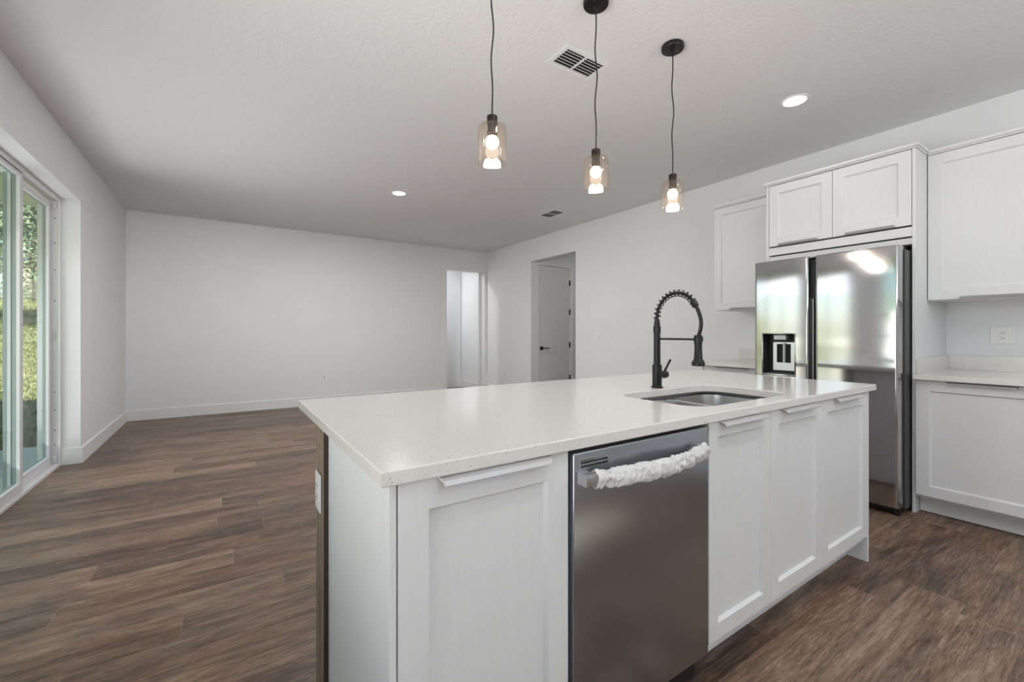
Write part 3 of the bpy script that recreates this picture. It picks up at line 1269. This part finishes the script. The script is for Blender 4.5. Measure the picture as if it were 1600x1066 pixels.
def crown(b, y0, y1, xf, z, ret=0.0):
    """small square-edged top moulding; ret = how far its ends return along exposed sides"""
    xb = XR - 0.001
    for p, z0, z1 in ((0.010, z, z + 0.010), (0.020, z + 0.010, z + 0.030)):
        b.box(xf - p, xb, y0, y1, z0, z1)
        if ret:
            b.box(xf - p, xf + ret, y0 - p, y0, z0, z1)
            b.box(xf - p, xf + ret, y1, y1 + p, z0, z1)


fs = thing('refrigerator_surround', 'tall white cabinet surround with two small doors above the refrigerator', 'cabinet', (4.15, 1.37, 0))
MB().box(XP, XR - 0.001, 0.899, 0.917, 0, 2.402).build('side_panel', M['cab'], fs, bevel=0.001)
MB().box(XP, XR - 0.001, 1.822, 1.842, 0, 2.402).build('side_panel', M['cab'], fs, bevel=0.001)
m = MB()
m.box(XP + 0.022, XR - 0.002, 0.918, 1.821, 1.90, 2.402)
m.build('body', M['cab'], fs)
m = MB()
m.box(XP + 0.002, XP + 0.018, 0.918, 1.821, 1.824, 1.886)
m.build('filler', M['cab'], fs, bevel=0.001)
m = MB()
m.box(XP + 0.016, XP + 0.032, 0.918, 1.821, 1.773, 1.815)
m.build('lower_filler', M['cab'], fs, bevel=0.001)
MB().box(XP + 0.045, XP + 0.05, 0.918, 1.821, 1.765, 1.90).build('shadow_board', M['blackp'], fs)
m = MB()
crown(m, 0.899, 1.842, XP, 2.402, 0.215)
m.build('crown', M['cab'], fs, bevel=0.003)
d = shaker(kit, 1.369, 1.820, 1.898, 2.398, fs, rail=0.068)
edge_pull(kit, 1.454, 1.752, 1.8965, d, up=False, proj=0.020)
d = shaker(kit, 0.919, 1.369, 1.898, 2.398, fs, rail=0.068)
edge_pull(kit, 0.999, 1.294, 1.8965, d, up=False, proj=0.020)

# -- wall cabinets either side
XU = 4.033
upf = map_front('-x', XU)
uc = thing('wall_cabinet', 'white single-door wall cabinet between the refrigerator surround and the faucet view', 'cabinet', (4.28, 2.15, 1.405), 'wall cabinets')
uc['label'] = 'white single-door wall cabinet over the small counter beyond the refrigerator'
MB().box(XU + 0.021, XR - 0.001, 1.846, 2.452, 1.405, 2.40).build('body', M['cab'], uc, bevel=0.001)
m = MB(); crown(m, 1.846, 2.452, XU, 2.40); m.build('crown', M['cab'], uc, bevel=0.003)
d = shaker(upf, 1.846, 2.452, 1.405, 2.397, uc, rail=0.068)
edge_pull(upf, 1.990, 2.296, 1.4035, d, up=False, proj=0.022)

ur = thing('wall_cabinet', 'large white single-door wall cabinet above the speckled counter nearest the right edge', 'cabinet', (4.28, 0.6, 1.405), 'wall cabinets')
MB().box(XU + 0.021, XR - 0.001, 0.287, 0.896, 1.405, 2.40).build('body', M['cab'], ur, bevel=0.001)
m = MB(); crown(m, 0.287, 0.896, XU, 2.40); m.build('crown', M['cab'], ur, bevel=0.003)
d = shaker(upf, 0.287, 0.896, 1.407, 2.397, ur, rail=0.068)
edge_pull(upf, 0.440, 0.746, 1.4055, d, up=False, proj=0.022)

# -- base cabinets either side
XBF = 3.766
bsf = map_front('-x', XBF)
br = thing('base_cabinet', 'white base cabinet below the speckled counter right of the refrigerator', 'cabinet', (4.14, 0.6, 0), 'wall-side base cabinets')
m = MB()
m.box(XBF + 0.022, XR - 0.001, 0.287, 0.896, 0.115, CB - 0.001)
m.build('body', M['cab'], br)
MB().box(XBF + 0.105, XBF + 0.12, 0.287, 0.896, 0.004, 0.115).build('toe_kick', M['cab'], br)
d = shaker(bsf, 0.287, 0.896, 0.132, 0.876, br, rail=0.066)
edge_pull(bsf, 0.446, 0.752, 0.8775, d)
bl = thing('base_cabinet', 'white base cabinet under the small counter beyond the refrigerator', 'cabinet', (4.14, 2.12, 0), 'wall-side base cabinets')
m = MB()
m.box(XBF + 0.022, XR - 0.001, 1.846, 2.396, 0.115, CB - 0.001)
m.build('body', M['cab'], bl)
MB().box(XBF + 0.105, XBF + 0.12, 1.846, 2.396, 0.004, 0.115).build('toe_kick', M['cab'], bl)
MB().box(XBF, XR - 0.001, 2.398, 2.416, 0, CB - 0.001).build('end_panel', M['cab'], bl, bevel=0.001)
d = shaker(bsf, 1.846, 2.397, 0.132, 0.876, bl, rail=0.066)
edge_pull(bsf, 1.972, 2.278, 0.8775, d)

# -- wall-side worktops with upstands
XCF = 3.722
wr = thing('countertop', 'speckled quartz countertop with upstand, right of the refrigerator', 'countertop', (4.12, 0.59, CB), 'quartz countertops')
MB().box(XCF, XR - 0.001, 0.282, 0.8975, CB, CT).build('slab', M['quartz'], wr, bevel=0.002)
MB().box(XR - 0.021, XR - 0.001, 0.282, 0.877, CT, CT + 0.102).build('backsplash', M['quartz'], wr, bevel=0.0015)
MB().box(XCF + 0.075, XR - 0.001, 0.8775, 0.8975, CT, CT + 0.102).build('side_splash', M['quartz'], wr, bevel=0.0015)
wl_ = thing('countertop', 'small speckled quartz countertop behind the island faucet, beyond the refrigerator', 'countertop', (4.12, 2.15, CB), 'quartz countertops')
MB().box(XCF, XR - 0.001, 1.8445, 2.455, CB, CT).build('slab', M['quartz'], wl_, bevel=0.002)
MB().box(XR - 0.021, XR - 0.001, 1.8445, 2.455, CT, CT + 0.102).build('backsplash', M['quartz'], wl_, bevel=0.0015)

# -- refrigerator
XF = 3.580
fr = thing('refrigerator', 'stainless steel side-by-side refrigerator with water dispenser', 'refrigerator', (4.05, 1.37, 0))
MB().box(3.70, 4.44, 0.926, 1.812, 0.03, 1.728).build('body', M['darkgrey'], fr, bevel=0.004)
MB().box(3.64, 3.72, 0.945, 1.805, 0.012, 0.06).build('base_grille', M['blackp'], fr, bevel=0.003)


def curved_door(y0, y1, z0, z1, xf, xb, bulge, hole, name, parent):
    r = 0.014
    def lines(a, b, extra, n):
        s = {round(a, 5), round(b, 5)}
        for k in range(1, n):
            s.add(round(a + (b - a) * k / n, 5))
        for k in range(1, 6):
            s.add(round(a + r * k / 5, 5)); s.add(round(b - r * k / 5, 5))
        for e in extra:
            s.add(round(e, 5))
        out = sorted(s)
        res = [out[0]]
        for v in out[1:]:
            if v - res[-1] < 0.0012 and v not in [round(e, 5) for e in extra] and v != out[-1]:
                continue
            res.append(v)
        return res
    ey = [hole[0], hole[1]] if hole else []
    ez = [hole[2], hole[3]] if hole else []
    ysl = lines(y0, y1, ey, 20)
    zsl = lines(z0, z1, ez, 24)
    def fx_(y, z):
        s = (y - y0) / (y1 - y0) * 2 - 1
        x = xf - bulge * (1 - s * s) + bulge
        dy = min(y - y0, y1 - y)
        dz = min(z - z0, z1 - z)
        for dd, rr in ((dy, r), (dz, 0.008)):
            if dd < rr:
                x += rr - math.sqrt(max(0, rr * rr - (rr - dd) ** 2))
        return x
    b = MB()
    bm = b.bm
    g = [[bm.verts.new((fx_(y, z), y, z)) for y in ysl] for z in zsl]
    for j in range(len(zsl) - 1):
        for i in range(len(ysl) - 1):
            if hole and ysl[i] >= hole[0] - 1e-6 and ysl[i + 1] <= hole[1] + 1e-6 and zsl[j] >= hole[2] - 1e-6 and zsl[j + 1] <= hole[3] + 1e-6:
                continue
            bm.faces.new((g[j][i], g[j][i + 1], g[j + 1][i + 1], g[j + 1][i]))
    rim = [g[0][i] for i in range(len(ysl))] + [g[j][-1] for j in range(1, len(zsl))] + \
          [g[-1][i] for i in range(len(ysl) - 2, -1, -1)] + [g[j][0] for j in range(len(zsl) - 2, 0, -1)]
    back = [bm.verts.new((xb, v.co.y, v.co.z)) for v in rim]
    n = len(rim)
    for i in range(n):
        j = (i + 1) % n
        bm.faces.new((rim[j], rim[i], back[i], back[j]))
    bm.faces.new(back)
    return b.build(name, M['steel'], parent, smooth=50)


HZ0, HZ1, HY0, HY1 = 0.866, 1.174, 1.536, 1.763
DT, DB = 1.748, 0.052
dR = curved_door(0.936, 1.404, DB, DT, XF, 3.688, 0.010, None, 'door', fr)
dL = curved_door(1.446, 1.834, DB, DT, XF, 3.688, 0.008, (HY0, HY1, HZ0, HZ1), 'door', fr)
# dispenser in the freezer door
dp = 0.085
m = MB()
xo = XF + 0.002
v_ = lambda x, y, z: (x, y, z)
m.poly([(xo, HY0, HZ0), (xo, HY0, HZ1), (xo + dp, HY0 + 0.01, HZ1), (xo + dp, HY0 + 0.01, HZ0)])
m.poly([(xo, HY1, HZ0), (xo + dp, HY1 - 0.01, HZ0), (xo + dp, HY1 - 0.01, HZ1), (xo, HY1, HZ1)])
m.poly([(xo, HY0, HZ1), (xo, HY1, HZ1), (xo + dp, HY1 - 0.01, HZ1), (xo + dp, HY0 + 0.01, HZ1)])
m.poly([(xo, HY0, HZ0), (xo + dp, HY0 + 0.01, HZ0), (xo + dp, HY1 - 0.01, HZ0), (xo, HY1, HZ0)])
m.poly([(xo + dp, HY0 + 0.01, HZ0), (xo + dp, HY0 + 0.01, HZ1), (xo + dp, HY1 - 0.01, HZ1), (xo + dp, HY1 - 0.01, HZ0)])
m.build('dispenser_cavity', M['blackp'], dL)
m = MB()
t = 0.008
m.box(XF - 0.004, XF + 0.008, HY0 - t, HY1 + t, HZ1, HZ1 + t)
m.box(XF - 0.008, XF + 0.014, HY0 - t, HY1 + t, HZ0 - 0.016, HZ0)
m.box(XF - 0.004, XF + 0.008, HY0 - t, HY0, HZ0, HZ1)
m.box(XF - 0.004, XF + 0.008, HY1, HY1 + t, HZ0, HZ1)
m.build('dispenser_trim', M['steel'], dL, bevel=0.002, smooth=50)
yc = (HY0 + HY1) / 2
m = MB()
m.box(XF + 0.02, XF + 0.08, yc - 0.045, yc + 0.045, HZ1 - 0.045, HZ1 - 0.006)
m.build('dispenser_nozzle', M['handle'], dL, bevel=0.004)
m = MB()
xb_ = XF + dp - 0.004
m.box(xb_ - 0.006, xb_, yc - 0.085, yc + 0.075, HZ0 + 0.022, HZ1 - 0.062)
m.build('dispenser_back', M['dwhandle'], dL, bevel=0.002)
m = MB()
m.box(xb_ - 0.010, xb_ - 0.006, yc - 0.055, yc + 0.045, HZ0 + 0.085, HZ1 - 0.078)
m.build('dispenser_paddle', M['duct'], dL, bevel=0.002)
m = MB()
m.lathe([(0.011, 0.0), (0.011, 0.15)], (xb_ - 0.014, yc - 0.012, HZ0 + 0.087), 14)
m.build('dispenser_lever', M['handle'], dL, smooth=40)
m = MB()
m.box(XF + 0.012, XF + dp - 0.012, HY0 + 0.02, HY1 - 0.02, HZ0 + 0.001, HZ0 + 0.008)
m.build('drip_tray', M['darkgrey'], dL, bevel=0.002)
# dark recess and pocket pulls between the doors
MB().box(3.650, 3.7, 1.4035, 1.4465, DB, 1.725).build('door_gasket', M['blackp'], fr)
m = MB()
m.box(3.598, 3.612, 1.418, 1.422, 0.55, 1.435)
m.build('pocket_handle', M['handle'], dR)
m = MB()
m.box(3.604, 3.650, 1.428, 1.4465, 0.55, 1.44)
m.build('pocket_handle', M['blackp'], dL)
for ya in (0.938, 1.772):
    m = MB()
    m.box(3.61, 3.72, ya, ya + 0.055, 1.728, 1.744)
    m.box(3.695, 3.77, ya + 0.005, ya + 0.05, 1.728, 1.752)
    m.build('hinge_cover', M['blackp'], fr, bevel=0.004)
for ya in (0.96, 1.79):
    m = MB()
    m.lathe([(0.020, 0.0), (0.020, 0.008), (0.008, 0.009), (0.008, 0.045)], (3.645, ya, 0.0), 16)
    m.build('foot', M['blackp'], fr, smooth=40)

# ------------------------------------------------------------------ pendant lamps
PY = 1.563
pd = thing('pendant_lamp', 'pendant lamp with amber glass cylinder, hanging nearest, its ceiling cap out of view', 'lamp', (0.943, PY, H), 'pendant lamps over the island')
pd['label'] = 'amber glass pendant lamp hanging over the slatted wood end of the island'
cx_, cy_ = 0.943, PY
m = MB()
m.lathe([(0.060, 0.0), (0.0625, -0.004), (0.0625, -0.020), (0.059, -0.025), (0.012, -0.026), (0.010, -0.045), (0.006, -0.060)], (cx_, cy_, H - 0.0005), 40)
cn = m.build('canopy', M['black'], pd, smooth=40)
for s in (-1, 1):
    m = MB()
    m.lathe([(0.006, 0.0), (0.006, -0.006), (0.003, -0.008)], (cx_ + s * 0.030, cy_ + s * 0.022, H - 0.0255), 12)
    m.build('screw', M['blackp'], cn, smooth=40)
m = MB()
pts = []
for k in range(31):
    q = k / 30
    z_ = H - 0.05 - (H - 0.05 - 2.088) * q
    amp = 0.0042 * math.sin(math.pi * q)
    pts.append((cx_ + amp * math.sin(q * 17), cy_ - amp * math.cos(q * 13), z_))
m.tube(pts, 0.0034, 8)
m.build('cord', M['blackp'], pd, smooth=60)
m = MB()
m.lathe([(0.012, 0.042), (0.0225, 0.036), (0.0225, 0.0), (0.020, 0.0), (0.020, -0.028), (0.0235, -0.030), (0.0235, -0.038), (0.018, -0.040), (0.018, -0.058)], (cx_, cy_, 2.055), 28)
m.build('socket', M['bronze'], pd, smooth=35)
m = MB()
m.lathe([(0.0235, 0.160), (0.050, 0.159), (0.0575, 0.155), (0.0605, 0.147), (0.061, 0.14), (0.061, 0.0),
         (0.0582, 0.0), (0.0582, 0.139), (0.056, 0.148), (0.048, 0.1555), (0.0235, 0.157)], (cx_, cy_, 1.894), 48, False)
m.build('shade', M['amber'], pd, smooth=40)
m = MB()
pf = [(0.013, 0.062), (0.0135, 0.042), (0.018, 0.034)]
for k in range(1, 13):
    a = R(55 - 145 * k / 12)
    pf.append((max(0.0006, 0.0285 * math.cos(a)), 0.010 + 0.0285 * math.sin(a)))
m.lathe(pf, (cx_, cy_, 1.972), 24)
m.build('bulb', M['bulb'], pd, smooth=60)
PEND = [(0.943, pd)]
for px_, lab in ((1.545, 'amber glass pendant lamp in the middle of the row, in front of the ceiling vent'),
                 (2.154, 'amber glass pendant lamp nearest the refrigerator')):
    PEND.append((px_, copy_tree(pd, (px_, PY, H), lab)))
for px_, o in PEND:
    ld = bpy.data.lights.new('pendant_bulb_light', 'POINT')
    ld.energy = 3.6
    ld.color = (1.0, 0.93, 0.84)
    ld.shadow_soft_size = 0.045
    lo = bpy.data.objects.new('pendant_bulb_light', ld)
    COL.objects.link(lo)
    lo.location = (px_, PY, 1.925)

# ------------------------------------------------------------------ recessed lights
dl = thing('recessed_light', 'round recessed ceiling light near the refrigerator', 'light', (3.383, 1.45, H), 'recessed ceiling lights')
m = MB()
m.lathe([(0.092, 0.0), (0.092, -0.004), (0.086, -0.007), (0.074, -0.006), (0.070, -0.003)], (3.383, 1.45, H - 0.0003), 40, False)
m.build('trim_ring', M['trim'], dl, smooth=50)
m = MB()
m.lathe([(0.0705, -0.002), (0.0705, -0.005), (0.02, -0.0065)], (3.383, 1.45, H - 0.0003), 40)
m.build('lens', M['led'], dl, smooth=60)
copy_tree(dl, (1.735, 5.0, H), 'round recessed ceiling light in the open living area')
DOWN = [(3.383, 1.45, 0.8), (1.735, 5.0, 50)]
HID = [(1.0, 0.0, 6), (2.3, 0.0, 6), (3.383, -0.6, 1.5), (1.0, -1.9, 1.5)]
for k, (x_, y_, p_) in enumerate(HID):
    copy_tree(dl, (x_, y_, H), 'round recessed ceiling light above the kitchen aisle')
DOWN += HID
DOWN += [(3.0, 8.2, 21), (5.7, 5.0, 3.5)]
copy_tree(dl, (5.7, 5.0, H), 'added unseen ceiling light brightening the hall')  # added lamp with no known source, lifts the hall brightness
copy_tree(dl, (3.0, 8.2, H), 'round recessed ceiling light in the corridor')
for x_, y_, p_ in DOWN:
    ld = bpy.data.lights.new('recessed_lamp_light', 'AREA')
    ld.shape = 'DISK'
    ld.size = 0.13
    ld.energy = p_
    ld.color = (1.0, 0.995, 0.985)
    lo = bpy.data.objects.new('recessed_lamp_light', ld)
    COL.objects.link(lo)
    lo.location = (x_, y_, H - 0.012)


# ------------------------------------------------------------------ ceiling vents
def vent(x0, x1, y0, y1, label, along, n):
    cx, cy = (x0 + x1) / 2, (y0 + y1) / 2
    t = thing('ceiling_vent', label, 'vent', (cx, cy, H), 'ceiling vents')
    z = H - 0.0005
    b = MB()
    fw = 0.028
    def fr_(ax0, ax1, ay0, ay1, zz0, zz1):
        b.box(ax0, ax1, ay0, ay1, zz0, zz1)
    fr_(x0, x1, y0, y0 + fw, z - 0.006, z)
    fr_(x0, x1, y1 - fw, y1, z - 0.006, z)
    fr_(x0, x0 + fw, y0 + fw, y1 - fw, z - 0.006, z)
    fr_(x1 - fw, x1, y0 + fw, y1 - fw, z - 0.006, z)
    if along == 'x':
        fr_(cx - 0.007, cx + 0.007, y0 + fw, y1 - fw, z - 0.007, z - 0.001)
    else:
        fr_(x0 + fw, x1 - fw, cy - 0.007, cy + 0.007, z - 0.007, z - 0.001)
    b.build('frame', M['grille'], t, bevel=0.0015)
    MB().box(x0 + fw - 0.004, x1 - fw + 0.004, y0 + fw - 0.004, y1 - fw + 0.004, z - 0.0008, z).build('duct', M['duct'], t)
    for k in range(n):
        s = MB()
        if along == 'x':
            yk = y0 + fw + (y1 - y0 - 2 * fw) * (k + 0.62) / n
            s.prism([(x0 + fw, yk + 0.0045, z - 0.001), (x0 + fw, yk + 0.0075, z - 0.001), (x0 + fw, yk + 0.0005, z - 0.007), (x0 + fw, yk - 0.0050, z - 0.007)],
                    (x1 - x0 - 2 * fw, 0, 0))
        else:
            xk = x0 + fw + (x1 - x0 - 2 * fw) * (k + 0.62) / n
            s.prism([(xk + 0.0045, y0 + fw, z - 0.001), (xk + 0.0075, y0 + fw, z - 0.001), (xk + 0.0005, y0 + fw, z - 0.007), (xk - 0.0050, y0 + fw, z - 0.007)],
                    (0, y1 - y0 - 2 * fw, 0))
        s.build('slat', M['grille'], t)
    return t


vent(1.640, 1.985, 1.885, 2.085, 'larger white ceiling vent behind the pendant cords', 'x', 6)
vent(3.675, 3.910, 4.50, 4.865, 'smaller white ceiling vent near the right wall, far from the island', 'y', 6)


# ------------------------------------------------------------------ outlets and switches
def plate(name, label, cat, group, loc, rotz, kind='duplex', w=0.072, hh=0.116):
    """built facing -Y at the origin, then turned"""
    t = thing(name, label, cat, (0, 0, 0), group)
    b = MB()
    b.box(-w / 2, w / 2, -0.006, -0.0005, -hh / 2, hh / 2)
    b.build('plate', M['plate'], t, bevel=0.002)
    if kind == 'duplex':
        for s in (-1, 1):
            b = MB()
            b.lathe([(0.0165, -0.0055), (0.0165, -0.0075), (0.015, -0.008)], (0, 0, s * 0.0215), 20, True, 'y')
            r_ = b.build('receptacle', M['plate'], t)
            b = MB()
            b.box(-0.0075, -0.0055, -0.0086, -0.0078, s * 0.0215 - 0.001, s * 0.0215 + 0.008)
            b.box(0.0055, 0.0075, -0.0086, -0.0078, s * 0.0215 - 0.001, s * 0.0215 + 0.007)
            b.box(-0.0022, 0.0022, -0.0086, -0.0078, s * 0.0215 - 0.010, s * 0.0215 - 0.006)
            b.build('slot', M['slot'], r_)
    elif kind == 'decora':
        b = MB()
        b.box(-0.0168, 0.0168, -0.0080, -0.0055, -0.0335, 0.0335)
        r_ = b.build('receptacle', M['plate'], t, bevel=0.001)
        for s in (-1, 1):
            b = MB()
            b.box(-0.0075, -0.0055, -0.0086, -0.0078, s * 0.018 - 0.001, s * 0.018 + 0.007)
            b.box(0.0055, 0.0075, -0.0086, -0.0078, s * 0.018 - 0.001, s * 0.018 + 0.007)
            b.box(-0.0022, 0.0022, -0.0086, -0.0078, s * 0.018 - 0.009, s * 0.018 - 0.005)
            b.build('slot', M['slot'], r_)
    elif kind == 'rocker':
        b = MB()
        b.prism([(-0.0165, -0.0055, -0.033), (-0.0165, -0.0105, -0.033), (-0.0165, -0.0065, 0.0), (-0.0165, -0.0078, 0.033), (-0.0165, -0.0055, 0.033)], (0.033, 0, 0))
        b.build('rocker', M['plate'], t)
    elif kind == 'jack':
        for s in (-1, 1):
            b = MB()
            b.lathe([(0.0075, -0.0055), (0.0075, -0.010), (0.004, -0.0105)], (0, 0, s * 0.0195), 14, True, 'y')
            b.build('jack', M['slot'], t)
    elif kind == 'blank':
        for s in (-1, 1):
            b = MB()
            b.lathe([(0.003, -0.0055), (0.003, -0.0068)], (0, 0, s * 0.042), 10, True, 'y')
            b.build('screw', M['handle'], t)
    t.location = loc
    t.rotation_euler = (0, 0, rotz)
    return t


G = 'white wall outlets'
plate('wall_outlet', 'white outlet low on the back wall, next to the plate with two jacks', 'outlet', G, (0.995, YB, 0.447), 0, 'decora', 0.078, 0.12)
plate('jack_plate', 'white wall plate with two dark jacks, low on the back wall', 'jack plate', None, (1.408, YB, 0.447), 0, 'jack')
plate('wall_outlet', 'white outlet on the back wall nearest the lit doorway', 'outlet', G, (3.035, YB, 0.45), 0, 'duplex')
plate('wall_outlet', 'white outlet on the wall beside the sliding glass door', 'outlet', G, (XL, 6.44, 0.45), R(90), 'duplex')
plate('wall_outlet', 'white outlet low on the wall between the two doorways', 'outlet', G, (XR, 6.83, 0.44), R(-90), 'duplex')
plate('light_switch', 'white light switch on the wall beside the hall doorway', 'switch', None, (XR, 4.53, 1.152), R(-90), 'rocker')
plate('wall_outlet', 'white outlet on the wall just behind the faucet spray head', 'outlet', G, (XR, 2.868, 1.152), R(-90), 'decora', 0.105, 0.118)
plate('wall_outlet', 'white outlet above the counter right of the refrigerator', 'outlet', G, (XR, 0.614, 1.165), R(-90), 'decora', 0.118, 0.118)
plate('wall_outlet', 'white outlet on the slatted wood end of the island', 'outlet', G, (X0 - 0.0004, 1.492, 0.677), R(-90), 'decora', 0.080, 0.118)
